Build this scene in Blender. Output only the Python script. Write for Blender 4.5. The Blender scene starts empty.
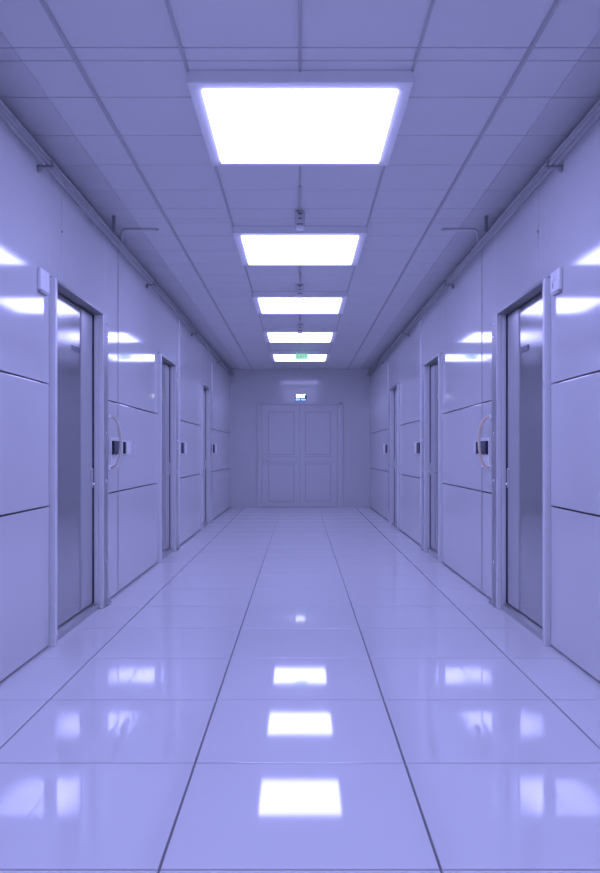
import bpy, bmesh, math
from mathutils import Vector, Matrix

C = bpy.context.scene.collection
CAM = 1.10          # eye height above the floor
W = 1.42            # half width of the corridor
CEIL = 2.80
END = 16.65
BACK = -2.5
F = 820.0

# ------------------------------------------------------------------ materials
def mat(name, col, rough=0.4, metal=0.0, spec=0.5, coat=0.0, coat_rough=0.05, noise=0.0, nscale=3.0, bump=0.0,
        bscale=1.5, emit=None, es=0.0, aniso=0.0, stretch=None, rnoise=0.0, grey=True):
    if grey: col = (col[2]*0.985, col[2]*0.99, col[2])      # paint is close to neutral: the lilac comes from the lamps
    m = bpy.data.materials.new(name); m.use_nodes = True
    nt = m.node_tree; b = nt.nodes['Principled BSDF']
    b.inputs['Base Color'].default_value = (*col, 1)
    b.inputs['Roughness'].default_value = rough
    b.inputs['Metallic'].default_value = metal
    b.inputs['Specular IOR Level'].default_value = spec
    b.inputs['Coat Weight'].default_value = coat
    b.inputs['Coat Roughness'].default_value = coat_rough
    if aniso: b.inputs['Anisotropic'].default_value = aniso
    if emit:
        b.inputs['Emission Color'].default_value = (*emit, 1); b.inputs['Emission Strength'].default_value = es
    if noise or bump or rnoise:
        tc = nt.nodes.new('ShaderNodeTexCoord')
        mp = nt.nodes.new('ShaderNodeMapping')
        if stretch: mp.inputs['Scale'].default_value = stretch
        nt.links.new(tc.outputs['Object'], mp.inputs['Vector'])
        if noise or rnoise:
            n = nt.nodes.new('ShaderNodeTexNoise'); n.inputs['Scale'].default_value = nscale; n.inputs['Detail'].default_value = 4
            nt.links.new(mp.outputs['Vector'], n.inputs['Vector'])
            if noise:
                mx = nt.nodes.new('ShaderNodeMix'); mx.data_type = 'RGBA'
                mx.inputs[6].default_value = (*[c*(1-noise) for c in col], 1)
                mx.inputs[7].default_value = (*[min(1, c*(1+noise)) for c in col], 1)
                nt.links.new(n.outputs['Fac'], mx.inputs[0]); nt.links.new(mx.outputs[2], b.inputs['Base Color'])
            if rnoise:
                mr = nt.nodes.new('ShaderNodeMapRange')
                mr.inputs['To Min'].default_value = max(0, rough-rnoise); mr.inputs['To Max'].default_value = rough+rnoise
                nt.links.new(n.outputs['Fac'], mr.inputs['Value']); nt.links.new(mr.outputs['Result'], b.inputs['Roughness'])
        if bump:
            n2 = nt.nodes.new('ShaderNodeTexNoise'); n2.inputs['Scale'].default_value = bscale; n2.inputs['Detail'].default_value = 1
            nt.links.new(mp.outputs['Vector'], n2.inputs['Vector'])
            bp = nt.nodes.new('ShaderNodeBump'); bp.inputs['Strength'].default_value = bump; bp.inputs['Distance'].default_value = 0.01
            nt.links.new(n2.outputs['Fac'], bp.inputs['Height']); nt.links.new(bp.outputs['Normal'], b.inputs['Normal'])
    return m

LT = (0.42, 0.43, 1.0)
M = {}
M['wall']    = mat('glossy lavender panel', (0.41, 0.405, 0.70), 0.075, coat=0.0, spec=0.85, noise=0.03, nscale=1.2, bump=0.03, bscale=1.6)
M['joint']   = mat('dark joint', (0.07, 0.07, 0.20), 0.6, noise=0.1)
M['endwall'] = mat('end wall paint', (0.31, 0.31, 0.73), 0.10, spec=0.6, noise=0.03)
M['enddoor'] = mat('end door paint', (0.31, 0.31, 0.74), 0.3, spec=0.4, noise=0.03)
M['endgroove'] = mat('end door groove', (0.3, 0.3, 0.60), 0.4, noise=0.05)
M['floor']   = mat('polished floor tile', (0.42, 0.41, 0.85), 0.045, spec=1.0, noise=0.03, nscale=1.0, bump=0.02, bscale=1.2)
M['grout']   = mat('grout', (0.06, 0.06, 0.19), 0.5, noise=0.1)
M['ceil']    = mat('ceiling tile', (0.40, 0.40, 0.70), 0.5, spec=0.3, noise=0.04, nscale=2)
M['ceilgap'] = mat('ceiling gap', (0.14, 0.14, 0.20), 0.6, noise=0.1)
M['ceil_shade'] = mat('ceil_shade', (0.27, 0.27, 0.61), 0.5, spec=0.3, noise=0.05)  # darkened ceiling colour, with the shade near the walls put in
M['rail']    = mat('ceiling rail', (0.24, 0.24, 0.50), 0.35, metal=0.3, noise=0.05)
M['frame']   = mat('door frame metal', (0.36, 0.36, 0.66), 0.28, metal=0.4, noise=0.05)
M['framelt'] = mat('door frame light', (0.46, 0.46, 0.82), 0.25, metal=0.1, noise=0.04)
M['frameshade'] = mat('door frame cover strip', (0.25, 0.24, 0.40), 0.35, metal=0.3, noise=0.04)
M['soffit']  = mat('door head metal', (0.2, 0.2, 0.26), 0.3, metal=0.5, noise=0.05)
M['sill']    = mat('threshold metal', (0.25, 0.25, 0.50), 0.4, metal=0.5, noise=0.06)
M['steel']   = mat('brushed steel', (0.36, 0.355, 0.51), 0.16, metal=0.85, noise=0.10, nscale=1.3, aniso=0.4, rnoise=0.05)
M['stile']   = mat('steel stile', (0.30, 0.295, 0.58), 0.36, metal=0.5, noise=0.05)
M['chrome']  = mat('chrome', (0.75, 0.75, 0.92), 0.12, metal=1.0, noise=0.03)
M['pipe']    = mat('pipe metal', (0.28, 0.28, 0.40), 0.3, metal=0.6, noise=0.05)
M['pipedk']  = mat('bracket metal', (0.13, 0.13, 0.32), 0.35, metal=0.5, noise=0.05)
M['fixture'] = mat('fixture frame', (0.62, 0.58, 0.86), 0.4, noise=0.02, spec=0.3)
M['white']   = mat('white plastic', (0.52, 0.51, 0.88), 0.25, noise=0.02)
M['black']   = mat('black plastic', (0.010, 0.010, 0.035), 0.25, noise=0.1, grey=False)
M['screen']  = mat('dark screen', (0.02, 0.022, 0.07), 0.08, noise=0.1, grey=False)
M['beige']   = mat('beige tube', (0.66, 0.62, 0.52), 0.4, noise=0.04, grey=False)
M['peach']   = mat('peach tube', (0.80, 0.62, 0.50), 0.4, noise=0.04, grey=False)
M['mark']    = mat('dark lettering', (0.20, 0.20, 0.26), 0.5, noise=0.05, grey=False)
M['green']   = mat('green luminous sign', (0.35, 0.75, 0.5), 0.4, noise=0.03, emit=(0.42, 0.95, 0.60), es=0.85, grey=False)
M['greendk'] = mat('sign lettering', (0.03, 0.22, 0.12), 0.5, noise=0.05, emit=(0.08, 0.42, 0.25), es=0.2, grey=False)
M['letters'] = mat('luminous white letters', (0.9, 0.95, 1), 0.4, noise=0.01, emit=(0.93, 0.97, 1.0), es=6.0, grey=False)
M['cyan']    = mat('luminous blue band', (0.3, 0.6, 1), 0.4, noise=0.01, emit=(0.25, 0.62, 1.0), es=1.3, grey=False)
M['signbox'] = mat('dark sign case', (0.10, 0.10, 0.26), 0.4, noise=0.05, grey=False)
def emitter(name, s):
    m = bpy.data.materials.new(name); m.use_nodes = True; nt = m.node_tree
    nt.nodes.clear()
    o = nt.nodes.new('ShaderNodeOutputMaterial'); e = nt.nodes.new('ShaderNodeEmission')
    e.inputs['Color'].default_value = (*LT, 1); e.inputs['Strength'].default_value = s
    nt.links.new(e.outputs[0], o.inputs[0]); return m

# ------------------------------------------------------------------ helpers
def bx(bm, x0, x1, y0, y1, z0, z1, bevel=0.0, mi=0, seg=2):
    x0, x1 = sorted((x0, x1)); y0, y1 = sorted((y0, y1)); z0, z1 = sorted((z0, z1))
    r = bmesh.ops.create_cube(bm, size=1.0)
    vs = r['verts']
    bmesh.ops.scale(bm, verts=vs, vec=(x1-x0, y1-y0, z1-z0))
    bmesh.ops.translate(bm, verts=vs, vec=((x0+x1)/2, (y0+y1)/2, (z0+z1)/2))
    fs = {f for v in vs for f in v.link_faces}
    for f in fs: f.material_index = mi
    if bevel > 0:
        es = list({e for v in vs for e in v.link_edges})
        r2 = bmesh.ops.bevel(bm, geom=es, offset=min(bevel, 0.45*min(x1-x0, y1-y0, z1-z0)), segments=seg, affect='EDGES', profile=0.6, clamp_overlap=True)
        for f in r2['faces']: f.material_index = mi
def tube(bm, pts, r, n=12, closed=False, mi=0):
    pts = [Vector(p) for p in pts]; rings = []
    prev = None
    for i, p in enumerate(pts):
        a = pts[max(i-1, 0)]; b = pts[min(i+1, len(pts)-1)]
        t = (b-a).normalized()
        if prev is None:
            u = t.orthogonal().normalized()
        else:
            u = (prev - t*prev.dot(t)).normalized()
        prev = u; v = t.cross(u)
        rings.append([bm.verts.new(p + (u*math.cos(2*math.pi*k/n) + v*math.sin(2*math.pi*k/n))*r) for k in range(n)])
    for i in range(len(rings)-1):
        for k in range(n):
            f = bm.faces.new((rings[i][k], rings[i][(k+1) % n], rings[i+1][(k+1) % n], rings[i+1][k])); f.smooth = True; f.material_index = mi
    bm.faces.new(list(reversed(rings[0]))).material_index = mi; bm.faces.new(rings[-1]).material_index = mi
def lathe(bm, prof, centre, axis, n=16, mi=0):
    # prof: (radius, distance along axis)
    ax = Vector(axis).normalized(); u = ax.orthogonal().normalized(); v = ax.cross(u); c = Vector(centre)
    rings = [[bm.verts.new(c + ax*h + (u*math.cos(2*math.pi*k/n)+v*math.sin(2*math.pi*k/n))*r) for k in range(n)] for r, h in prof]
    for i in range(len(rings)-1):
        for k in range(n):
            f = bm.faces.new((rings[i][k], rings[i][(k+1) % n], rings[i+1][(k+1) % n], rings[i+1][k])); f.smooth = True; f.material_index = mi
    bm.faces.new(list(reversed(rings[0]))).material_index = mi; bm.faces.new(rings[-1]).material_index = mi
def obj(name, bm, mats, parent=None, loc=None):
    """link bm (world coordinates) as one mesh object; loc moves its origin; parents carry pure translations"""
    me = bpy.data.meshes.new(name)
    bmesh.ops.recalc_face_normals(bm, faces=bm.faces)
    if parent is not None and loc is None: loc = wloc(parent)
    if loc is not None: bmesh.ops.translate(bm, verts=bm.verts, vec=-Vector(loc))
    bm.to_mesh(me); bm.free()
    if not isinstance(mats, (list, tuple)): mats = [mats]
    for m in mats: me.materials.append(m)
    o = bpy.data.objects.new(name, me); C.objects.link(o)
    if parent is not None:
        o.parent = parent; o.location = Vector(loc) - wloc(parent)
    elif loc is not None: o.location = loc
    return o
def wloc(o):
    v = Vector(o.location)
    while o.parent is not None: o = o.parent; v = v + Vector(o.location)
    return v
def tag(o, label=None, cat=None, group=None, kind=None):
    if label: o['label'] = label
    if cat: o['category'] = cat
    if group: o['group'] = group
    if kind: o['kind'] = kind
    return o
def empty(name, loc, label=None, cat=None, group=None, kind=None):
    o = bpy.data.objects.new(name, None); C.objects.link(o); o.location = loc; o.empty_display_size = 0.1
    return tag(o, label, cat, group, kind)
def text(name, s, size, m, parent, loc, rot, depth=0.001, squeeze=1, offset=0):
    cu = bpy.data.curves.new(name, 'FONT'); cu.body = s; cu.size = size; cu.align_x = 'CENTER'; cu.align_y = 'CENTER'; cu.extrude = depth; cu.offset = offset
    cu.materials.append(m)
    t = bpy.data.objects.new('tmp', cu); t.matrix_world = Matrix()
    C.objects.link(t); bpy.context.view_layer.update()
    me = bpy.data.meshes.new_from_object(t.evaluated_get(bpy.context.evaluated_depsgraph_get()))
    bpy.data.objects.remove(t); bpy.data.curves.remove(cu)
    me.name = name
    o = bpy.data.objects.new(name, me); C.objects.link(o); o.parent = parent
    o.location = Vector(loc) - wloc(parent); o.rotation_euler = rot; o.scale = (squeeze, 1, 1)
    return o
def copy_tree(o, parent=None):
    c = o.copy(); C.objects.link(c); c.parent = parent
    for ch in o.children: copy_tree(ch, c)
    return c
B = bmesh.new
def one(*a, **k):
    bm = B(); bx(bm, *a, **k); return bm

# ------------------------------------------------------------------ floor
T = 0.745; G = 0.004
bm = B()
bx(bm, -W-0.08, W+0.08, BACK, END+0.1, -0.12, -0.012, mi=1)
xs = [-W-0.075, -1.5*T, -0.5*T, 0.5*T, 1.5*T, W+0.075]
y0 = 2.91 - 8*T
ys = [BACK] + [y0+k*T for k in range(40) if BACK+0.05 < y0+k*T < END-0.05] + [END+0.1]
for i in range(len(xs)-1):
    for j in range(len(ys)-1):
        bx(bm, xs[i]+G, xs[i+1]-G, ys[j]+0.0045, ys[j+1]-0.0045, -0.012, 0.0, bevel=0.0012, seg=1)
tag(obj('floor', bm, [M['floor'], M['grout']]), 'glossy lavender tiled floor running down the corridor', 'floor', kind='structure')

# ------------------------------------------------------------------ ceiling
XC = 1.206                                             # inner edge of the margin with painted shade
P = 2.5
offs = [0.0, 0.116, 0.48, 0.95, 1.40, 1.86, 2.26]
cy = sorted(3.44 + k*P + o for k in range(-3, 6) for o in offs)
cy = [BACK] + [c for c in cy if abs(c-3.2) > 0.02 and BACK+0.05 < c < END-0.08] + [END+0.1]
bm = B()
bx(bm, -W-0.08, W+0.08, BACK, END+0.1, CEIL+0.014, CEIL+0.12, mi=1)
cx = [-XC, -0.968, -0.5, 0.0, 0.5, 0.968, XC]
g = 0.004
for i in range(len(cx)-1):
    for j in range(len(cy)-1):
        bx(bm, cx[i]+(g if i else 0), cx[i+1]-(g if i < len(cx)-2 else 0), cy[j]+g, cy[j+1]-g, CEIL, CEIL+0.014, bevel=0.002, seg=1)
ceil = tag(obj('ceiling', bm, [M['ceil'], M['ceilgap']]), 'lavender suspended tile ceiling above the corridor', 'ceiling', kind='structure')
def rail(x, w, d, ya, yb):
    bm = B()
    bx(bm, x-w/2, x+w/2, ya, yb, CEIL-d, CEIL, bevel=0.002)
    bx(bm, x-w/2+0.004, x+w/2-0.004, ya, yb, CEIL-d-0.004, CEIL-d+0.001, bevel=0.001)
    obj('grid_rail', bm, M['rail'], ceil)
for x in (-0.968, 0.968): rail(x, 0.020, 0.009, BACK, END)
L0 = 3.64; LL = 1.06                                    # fixture front edge and length
gaps = [(BACK, L0)] + [(L0+LL+k*P, L0+(k+1)*P) for k in range(4)] + [(L0+4*P+LL, END)]
for ya, yb in gaps:
    for x in (-0.5, 0.0, 0.5): rail(x, 0.014, 0.008, ya+0.004, yb-0.004)
# perimeter strips: shade beside the walls, painted as a darker ceiling tone
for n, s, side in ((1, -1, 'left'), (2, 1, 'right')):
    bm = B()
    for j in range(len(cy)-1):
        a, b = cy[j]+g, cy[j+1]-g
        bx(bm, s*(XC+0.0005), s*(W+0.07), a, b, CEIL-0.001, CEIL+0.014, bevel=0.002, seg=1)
    tag(obj('trim_%d' % n, bm, M['ceil_shade']), 'ceiling margin with painted shade along the %s wall' % side, 'painted ceiling shade', kind='structure')  # trim_1 and trim_2 are ceiling strips with painted shade, not real trim

# ------------------------------------------------------------------ side walls
DOORS = [  # near jamb start, opening start, opening end, far jamb end
    (4.645, 4.69, 5.78, 5.94), (8.19, 8.235, 9.17, 9.32), (11.72, 11.765, 12.66, 12.84)]
HEAD = 2.075
J1, J2 = 0.80, 1.49
PT = 0.068
def wall(s, name):
    bm = B()
    bx(bm, s*(W+PT), s*(W+0.2), BACK, END+0.1, 0.0, CEIL+0.1, mi=1)
    h = 0.0045; v = 0.005
    def panel(ya, yb, za, zb, va=v, vb=v): bx(bm, s*W, s*(W+PT+0.005), ya+va, yb-vb, za, zb, bevel=0.003)
    segs = [(BACK, 2.3), (2.3, DOORS[0][0]), (DOORS[0][3], 6.40), (6.40, DOORS[1][0]), (DOORS[1][3], 9.62), (9.62, DOORS[2][0]),
            (DOORS[2][3], 13.2), (13.2, END+0.05)]
    for a, b in segs:
        va = 0.015 if a in (6.40,) else v; vb = 0.015 if b in (6.40,) else v
        panel(a, b, 0.016, J1-h, va, vb); panel(a, b, J1+h, J2-h, va, vb); panel(a, b, J2+h, CEIL-0.02, va, vb)
    for (a, o0, o1, b) in DOORS:
        za = HEAD+0.03
        if a < 5:
            panel(a, 4.89, za, CEIL-0.02, -0.004, v); panel(4.89, b, za, CEIL-0.02, v, -0.004)
        else: panel(a, b, za, CEIL-0.02, -0.004, -0.004)
    bx(bm, s*(W+0.001), s*(W+0.05), 6.386, 6.424, 0.016, CEIL-0.02, mi=1)
    o = tag(obj(name, bm, [M['wall'], M['joint']]), 'glossy lavender panelled wall on the %s of the corridor' % ('left' if s < 0 else 'right'), 'wall', kind='structure')
    bm = B(); lathe(bm, [(0.007, -0.002), (0.007, 0.004), (0.004, 0.007)], (s*W, 4.89, CAM+0.27*4.89/1.0*1.0), (-s, 0, 0), 10)
    obj('screw', bm, M['pipedk'], o)
    return o
wl = wall(-1, 'wall_left'); wr = wall(1, 'wall_right')
bm = one(-W-0.2, W+0.2, END, END+0.15, 0, CEIL+0.1)
tag(obj('wall_end', bm, M['endwall']), 'plain lavender wall closing the far end of the corridor', 'wall', kind='structure')
bm = one(-W-0.2, W+0.2, BACK-0.15, BACK, 0, CEIL+0.1)
tag(obj('wall_back', bm, M['endwall']), 'plain wall closing the corridor behind the viewer', 'wall', kind='structure')
# cover strips on the joints past the doors
k = 2
for s, side in ((-1, 'left'), (1, 'right')):
    for y, which, z0, z1 in ((9.62, 'second', 0.02, 2.66), (13.2, 'third', 1.9, 2.55)):
        k += 1
        tag(obj('trim_%d' % k, one(s*(W-0.012), s*(W+0.01), y-0.016, y+0.016, z0, z1, bevel=0.004), M['framelt']),
            'pale cover strip beside the %s door of the %s wall' % (which, side), 'wall trim', kind='structure')

# ------------------------------------------------------------------ side doors
def side_door(n, s, d):
    a, o0, o1, b = d
    side = 'left' if s < 0 else 'right'
    which = {0: 'nearest', 1: 'middle', 2: 'farthest'}[DOORS.index(d)]
    root = empty('door_%d' % n, (s*W, (o0+o1)/2, 0), '%s steel door recessed in the %s wall' % (which, side), 'door', kind='structure')
    # frame
    fr = B()
    bx(fr, s*(W-0.034), s*(W+PT+0.005), a+0.004, o0, 0.0, HEAD+0.020, bevel=0.006, seg=3)      # near jamb
    bx(fr, s*(W+0.0), s*(W+PT+0.005), o1, o1+0.06, 0.0, HEAD+0.022, bevel=0.006)                 # far jamb reveal
    f = obj('frame', fr, M['framelt'], root)
    obj('head', one(s*(W-0.034), s*(W+PT+0.005), o0-0.006, o1+0.012, HEAD, HEAD+0.020, bevel=0.004), M['soffit'], root)
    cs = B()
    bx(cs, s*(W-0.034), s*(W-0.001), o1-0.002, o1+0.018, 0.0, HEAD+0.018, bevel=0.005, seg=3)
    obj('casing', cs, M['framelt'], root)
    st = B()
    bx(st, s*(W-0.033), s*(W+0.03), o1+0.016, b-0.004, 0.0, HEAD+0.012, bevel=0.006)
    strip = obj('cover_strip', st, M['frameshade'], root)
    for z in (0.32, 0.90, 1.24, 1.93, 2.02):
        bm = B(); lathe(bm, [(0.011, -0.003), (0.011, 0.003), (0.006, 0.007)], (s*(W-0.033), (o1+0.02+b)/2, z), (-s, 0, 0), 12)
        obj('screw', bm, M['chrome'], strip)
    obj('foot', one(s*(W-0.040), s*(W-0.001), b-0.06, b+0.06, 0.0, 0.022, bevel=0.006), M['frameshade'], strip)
    obj('threshold', one(s*(W-0.002), s*(W+PT), o0, o1, 0.0, 0.036, bevel=0.003), M['sill'], root)
    # leaf: polished main panel and a rough stile on the lock side
    ys_ = o1 - 0.30*(o1-o0)/1.08
    obj('leaf', one(s*(W+0.045), s*(W+PT-0.001), o0+0.006, ys_, 0.046, HEAD-0.008, bevel=0.002), M['steel'], root)
    stl = B()
    bx(stl, s*(W+0.036), s*(W+PT-0.001), ys_, o1-0.022, 0.046, HEAD-0.008, bevel=0.012, seg=4)
    sl = obj('stile', stl, M['stile'], root)
    obj('gasket', one(s*(W+0.030), s*(W+PT-0.001), o1-0.020, o1-0.002, 0.046, HEAD-0.004, bevel=0.002), M['black'], root)
    # lever lock on the gap
    hb = B()
    bx(hb, s*(W+0.026), s*(W+0.037), o1-0.075, o1-0.040, 0.855, 0.995, bevel=0.005)
    h = obj('lock_plate', hb, M['chrome'], root)
    hb = B()
    tube(hb, [(s*(W+0.028), o1-0.057, 0.885), (s*(W+0.012), o1-0.057, 0.885), (s*(W+0.006), o1-0.064, 0.885), (s*(W+0.006), o1-0.15, 0.882)], 0.007, 10)
    obj('lever', hb, M['chrome'], h)
    # number on the leaf (nearest pair only)
    if which == 'nearest':
        text('door_number', '100', 0.058, M['mark'], root, (s*(W+0.0435), ys_-0.135, 1.775), (math.pi/2, 0, math.pi/2 if s < 0 else -math.pi/2), 0.0008, squeeze=2.4)
    return root
n = 0
for s in (-1, 1):
    for d in DOORS:
        n += 1; side_door(n, s, d)

# ------------------------------------------------------------------ double door at the far end
root = empty('door_7', (0, END, 0), 'painted double door with panelled leaves in the end wall', 'door', kind='structure')
DX0, DX1, DH = -0.78, 0.765, 2.08
bm = B()
for x0, x1 in ((DX0-0.075, DX0), (DX1, DX1+0.10)): bx(bm, x0, x1, END-0.03, END+0.02, 0, DH+0.03, bevel=0.008)
bx(bm, DX0-0.075, DX1+0.10, END-0.03, END+0.02, DH, DH+0.035, bevel=0.008)
for x0, x1 in ((DX0-0.085, DX0-0.060), (DX1+0.085, DX1+0.11)): bx(bm, x0, x1, END-0.034, END+0.02, 0, DH+0.035, bevel=0.004)
obj('frame', bm, M['enddoor'], root)
obj('backing', one(DX0, DX1, END-0.004, END+0.02, 0.0, DH), M['endgroove'], root)
mid = (DX0+DX1)/2
for k, (x0, x1) in enumerate(((DX0+0.008, mid-0.004), (mid+0.006, DX1-0.008))):
    bm = B()
    bx(bm, x0, x1, END-0.012, END-0.003, 0.012, DH-0.010, bevel=0.002)
    p0 = x0+0.145 if k == 0 else x0+0.12; p1 = x1-0.12 if k == 0 else x1-0.145
    for z0, z1 in ((0.13, 0.87), (1.08, 1.92)):
        # raised field with a groove round it
        bx(bm, p0-0.018, p1+0.018, END-0.0135, END-0.011, z0-0.018, z1+0.018, mi=1)
        bx(bm, p0, p1, END-0.019, END-0.010, z0, z1, bevel=0.008, seg=3)
    bx(bm, x0+0.10, x1-0.06, END-0.0135, END-0.011, 0.925, 1.03, mi=1)
    bx(bm, x0+0.105, x1-0.065, END-0.018, END-0.010, 0.937, 1.018, bevel=0.004)
    lf = obj('leaf', bm, [M['enddoor'], M['endgroove']], root)
    if k == 0:
        bm = B(); bx(bm, x0+0.03, x0+0.075, END-0.022, END-0.012, 0.86, 1.06, bevel=0.004)
        hd = obj('handle', bm, M['chrome'], lf)
        bm = B(); tube(bm, [(x0+0.052, END-0.02, 0.99), (x0+0.052, END-0.065, 0.99), (x0+0.065, END-0.072, 0.99), (x0+0.17, END-0.072, 0.985)], 0.010, 10)
        obj('lever', bm, M['chrome'], hd)
        bm = B(); lathe(bm, [(0.016, 0), (0.016, 0.012), (0.010, 0.016)], (x0+0.052, END-0.02, 0.89), (0, -1, 0), 14)
        obj('lock_cylinder', bm, M['chrome'], hd)
    else:
        bm = B()
        for z in (0.25, 1.75): tube(bm, [(x1+0.004, END-0.02, z-0.05), (x1+0.004, END-0.02, z+0.05)], 0.010, 10)
        obj('hinge', bm, M['enddoor'], lf)

# ------------------------------------------------------------------ ceiling lights
DROP = 0.055
ords = ['nearest and largest of the square white ceiling lights', 'second square white ceiling light from the viewer',
        'third square white ceiling light, in the middle of the row', 'fourth ceiling light, just before the one behind the green sign',
        'farthest ceiling light, behind the hanging green sign']
STR = [10.5, 10.5, 10.0, 9.0, 9.0]
def ceiling_light(k):
    y0 = L0 + k*P; y1 = y0+LL; z0 = CEIL-DROP
    root = empty('ceiling_light', (0, y0+LL/2, CEIL), ords[k], 'ceiling light', 'square ceiling lights down the middle of the corridor')
    xo = 0.505; xi = 0.440; f0 = y0+0.075; f1 = y1-0.075
    bm = B()
    for q in ((-xo, xo, y0, f0), (-xo, xo, f1, y1), (-xo, -xi, f0-0.01, f1+0.01), (xi, xo, f0-0.01, f1+0.01)):
        bx(bm, q[0], q[1], q[2], q[3], z0, CEIL, bevel=0.004)
    obj('frame', bm, M['fixture'], root)
    obj('diffuser', one(-xi-0.003, xi+0.003, f0-0.003, f1+0.003, z0-0.010, z0+0.012), emitter('luminous diffuser %d' % (k+1), STR[k]), root)
    obj('bar', one(-xi, xi, f1-0.036, f1-0.024, z0-0.013, z0-0.006, bevel=0.001), M['fixture'], root)
for k in range(5): ceiling_light(k)

# ------------------------------------------------------------------ small sensor boxes between the lights
sl = ['small grey sensor box hanging between the nearest two ceiling lights', 'small sensor box hanging just before the third ceiling light',
      'small sensor box hanging just before the fourth ceiling light']
y = 5.74
root0 = empty('ceiling_sensor', (0, y, CEIL), sl[0], 'sensor', 'sensor boxes hanging between the ceiling lights')
bm = B(); bx(bm, -0.037, 0.037, y, y+0.075, CEIL-0.105, CEIL-0.008, bevel=0.006); obj('housing', bm, M['frame'], root0)
bm = B(); bx(bm, -0.030, 0.030, y+0.004, y+0.07, CEIL-0.128, CEIL-0.103, bevel=0.010, seg=3); obj('lens', bm, M['white'], root0)
for z, w in ((0.022, 0.013), (0.054, 0.013), (0.094, 0.022)): obj('slot', one(-w, w, y-0.002, y+0.006, CEIL-z-0.006, CEIL-z, bevel=0.001), M['black'], root0)
bm = B(); tube(bm, [(0, 5.18, CEIL-0.017), (0, y+0.01, CEIL-0.017)], 0.008, 10); obj('conduit', bm, M['rail'], root0)
for k in (1, 2):
    c = copy_tree(root0); c.location.y += k*P; c['label'] = sl[k]

# ------------------------------------------------------------------ green hanging sign and luminous sign over the door
def at(px, py, y): return Vector(((px-300)*y/F, y, CAM-(py-453)*y/F))
y = 13.45
a = at(295.2, 359.4, y); b = at(308.2, 354.0, y)
c = (a+b)/2
root = empty('exit_sign', (c.x, y, CEIL), 'pale green lit sign hanging in front of the farthest ceiling light', 'sign')
obj('panel', one(a.x, b.x, y-0.008, y+0.008, a.z, b.z, bevel=0.003), M['green'], root)
for sx in (-0.07, 0.07):
    bm = B(); tube(bm, [(c.x+sx, y, b.z-0.003), (c.x+sx, y, CEIL)], 0.004, 8); obj('rod', bm, M['chrome'], root)
text('lettering', 'EXIT', 0.085, M['greendk'], root, (c.x, y-0.009, c.z), (math.pi/2, 0, 0))
a = at(295.0, 401.0, END); b = at(306.4, 394.2, END); c = (a+b)/2
root = empty('luminous_sign', (c.x, END, a.z), 'small white glowing sign above the double door', 'sign')
obj('case', one(a.x, b.x, END-0.05, END-0.002, a.z, b.z, bevel=0.005), M['signbox'], root)
zt = b.z-0.046
t = text('lettering', 'EXIT', 0.098, M['letters'], root, (c.x, END-0.051, zt), (math.pi/2, 0, 0), squeeze=0.95, offset=0.001)
for x0, x1 in ((a.x+0.012, c.x-0.012), (c.x+0.012, b.x-0.012)):
    obj('light_band', one(x0, x1, END-0.053, END-0.048, a.z+0.008, a.z+0.040, bevel=0.001), M['cyan'], root)

# ------------------------------------------------------------------ pipes along the tops of the walls
for s, side in ((-1, 'left'), (1, 'right')):
    root = empty('wall_pipe', (s*1.385, 8, 2.70), 'double metal pipe run along the top of the %s wall' % side, 'pipe', 'pipe runs under the ceiling margins')
    yb = [1.2, 4.46, 7.60, 10.72, 14.0]
    bm = B(); tube(bm, [(s*1.388, BACK+0.01, 2.672), (s*1.388, END-0.003, 2.672)], 0.013, 12); obj('pipe', bm, M['pipe'], root)
    bm = B(); tube(bm, [(s*1.358, BACK+0.01, 2.692), (s*1.358, END-0.003, 2.692)], 0.009, 12); obj('pipe', bm, M['pipe'], root)
    for y in yb:
        bm = B()
        bx(bm, s*1.340, s*(W+0.002), y-0.012, y+0.012, 2.650, 2.662, bevel=0.003)
        bx(bm, s*1.340, s*1.349, y-0.012, y+0.012, 2.652, 2.702, bevel=0.003)
        lathe(bm, [(0.020, 0.0), (0.020, 0.016), (0.012, 0.024)], (s*(W+0.002), y-0.02, 2.640), (-s, 0, 0), 14)
        obj('bracket', bm, M['pipedk'], root)
    y = 6.20
    bm = B()
    pts = [(s*1.345, y, 2.692), (s*1.345, y, 2.755)] + [(s*(1.345-0.03+0.03*math.cos(t)), y, 2.757+0.03*math.sin(t)) for t in (0.4, 0.8, 1.2, 1.57)] + [(s*1.07, y, 2.787)]
    tube(bm, pts, 0.010, 10)
    obj('branch', bm, M['frame'], root)
    obj('hanger', one(s*1.322, s*1.346, 5.86, 5.885, 2.685, 2.799, bevel=0.003), M['pipedk'], root)

# ------------------------------------------------------------------ wall devices
def reader(s, label):
    root = empty('card_reader', (s*W, 6.22, 1.10), label, 'card reader')
    obj('back_plate', one(s*(W-0.010), s*W, 6.13, 6.38, 0.99, 1.22, bevel=0.005), M['white'], root)
    obj('body', one(s*(W-0.026), s*(W-0.009), 6.145, 6.345, 1.088, 1.192, bevel=0.004), M['black'], root)
    obj('screen', one(s*(W-0.0275), s*(W-0.025), 6.17, 6.32, 1.11, 1.18, bevel=0.001), M['screen'], root)
    return root
reader(-1, 'black card reader on a white plate inside the beige bow handle'); reader(1, 'black card reader on a white plate inside the peach bow handle')
def bow(s, m, label):
    y = 6.10
    root = empty('bow_handle', (s*W, y, 1.18), label, 'handle')
    n_ = 20
    pts = [(s*(W-0.088*math.sin(math.pi*i/n_)**0.7), y, 1.18+0.19*math.cos(math.pi*i/n_)) for i in range(n_+1)]
    bm = B(); tube(bm, pts, 0.0105, 12); obj('bow', bm, m, root)
    for z in (0.99, 1.37):
        bm = B(); lathe(bm, [(0.022, 0), (0.022, 0.008), (0.014, 0.014)], (s*W, y, z), (-s, 0, 0), 16); obj('mount', bm, M['white'], root)
bow(-1, M['beige'], 'beige curved bow handle standing off the left wall'); bow(1, M['peach'], 'peach curved bow handle standing off the right wall')
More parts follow.
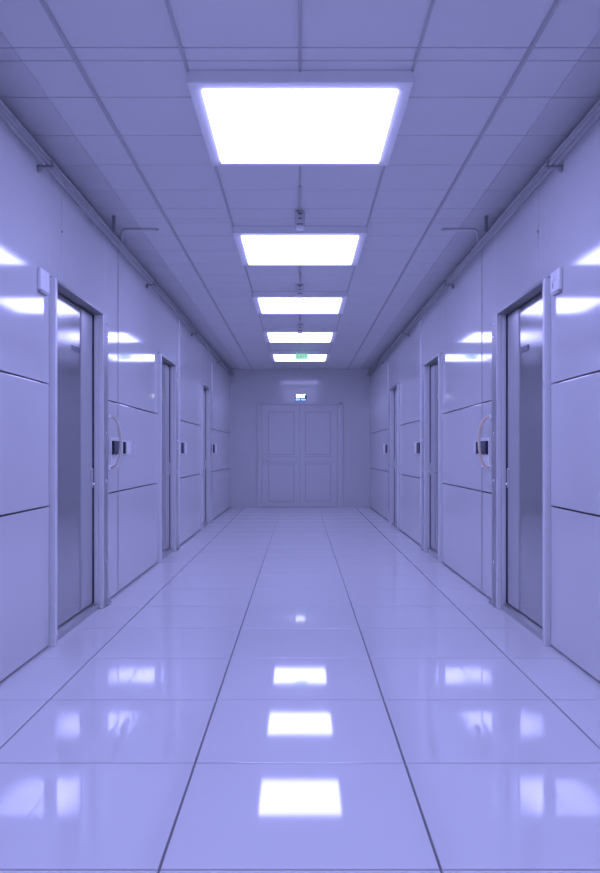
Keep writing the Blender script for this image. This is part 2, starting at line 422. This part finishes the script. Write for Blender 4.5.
def switch(s, y0, y1, z0, z1, label, name='wall_switch', prot=0.022, split=0.5, group=None):
    root = empty(name, (s*W, (y0+y1)/2, (z0+z1)/2), label, 'switch', group)
    obj('plate', one(s*(W-0.008), s*W, y0, y1, z0, z1, bevel=0.003), M['white'], root)
    ym = y0+(y1-y0)*split
    obj('body', one(s*(W-prot), s*(W-0.007), y0+0.005, ym, z0+0.010, z1-0.010, bevel=0.003), M['black'], root)
    obj('cover', one(s*(W-prot), s*(W-0.007), ym+0.002, y1-0.005, z0+0.010, z1-0.010, bevel=0.003), M['white'], root)
    return root
switch(-1, 6.54, 6.80, 1.085, 1.20, 'small dark switch next to the card reader on the left wall', split=0.25)
switch(1, 6.45, 6.62, 1.085, 1.20, 'small dark switch just past the peach bow handle', split=0.45)
switch(-1, 9.74, 10.12, 1.085, 1.235, 'dark switch past the middle door of the left wall')
switch(1, 9.64, 10.04, 1.085, 1.235, 'dark switch past the middle door of the right wall')
switch(-1, 13.30, 13.75, 1.09, 1.25, 'dark switch past the farthest door of the left wall')
switch(1, 13.24, 13.75, 1.09, 1.25, 'dark switch past the farthest door of the right wall')
r = empty('blank_plate', (-W, 7.08, 1.15), 'flat blank white plate right of the switch on the left wall', 'cover plate')
bm = B(); bx(bm, -(W-0.007), -W, 6.98, 7.20, 1.06, 1.205, bevel=0.003); bx(bm, -(W-0.010), -(W-0.006), 7.01, 7.17, 1.08, 1.185, bevel=0.003); obj('plate', bm, M['wall'], r)
for s, side in ((-1, 'left'), (1, 'right')):
    r = empty('door_sensor', (s*W, 4.515, 2.04), 'small white box on the wall beside the nearest %s door head' % side, 'sensor box')
    obj('housing', one(s*(W-0.022), s*W, 4.43, 4.585, 1.986, 2.105, bevel=0.009, seg=3), M['white'], r)
    obj('clip', one(s*(W-0.018), s*(W-0.002), 4.44, 4.555, 1.972, 1.986, bevel=0.003), M['pipedk'], r)
    if s > 0:
        bm = B(); lathe(bm, [(0.018, -0.004), (0.018, 0.004), (0.010, 0.009)], (s*(W-0.022), 4.515, 2.060), (-s, 0, 0), 16); obj('button', bm, M['white'], r)
        obj('slot', one(s*(W-0.0235), s*(W-0.020), 4.53, 4.540, 2.010, 2.038, bevel=0.0005), M['mark'], r)

# ------------------------------------------------------------------ lamps over and behind the viewer: the row of lights goes on
for y in (L0+LL/2-P, L0+LL/2-2*P):
    ld = bpy.data.lights.new('ceiling_lamp', 'AREA'); ld.shape = 'SQUARE'; ld.size = 0.89; ld.color = LT
    ld.energy = 10.0*math.pi*0.89*0.89
    lo = bpy.data.objects.new('ceiling_lamp', ld); C.objects.link(lo); lo.location = (0, y, CEIL-DROP)

w = bpy.data.worlds.new('World'); bpy.context.scene.world = w; w.use_nodes = True
w.node_tree.nodes['Background'].inputs[0].default_value = (0.3, 0.3, 0.6, 1); w.node_tree.nodes['Background'].inputs[1].default_value = 0.15

# ------------------------------------------------------------------ camera
cd = bpy.data.cameras.new('Camera'); cam = bpy.data.objects.new('Camera', cd); C.objects.link(cam)
cam.location = (0, 0, CAM); cam.rotation_euler = (math.pi/2, 0, 0)
cd.sensor_fit = 'HORIZONTAL'; cd.sensor_width = 36; cd.lens = F/600*36
cd.shift_y = (453-436.5)/600
cd.clip_start = 0.05
bpy.context.scene.camera = cam
sc = bpy.context.scene
sc.view_settings.view_transform = 'Standard'; sc.view_settings.look = 'None'
sc.view_settings.exposure = 0.0
sc.cycles.max_bounces = 16; sc.cycles.diffuse_bounces = 8; sc.cycles.glossy_bounces = 8
sc.cycles.use_denoising = True
sc.cycles.sample_clamp_indirect = 8
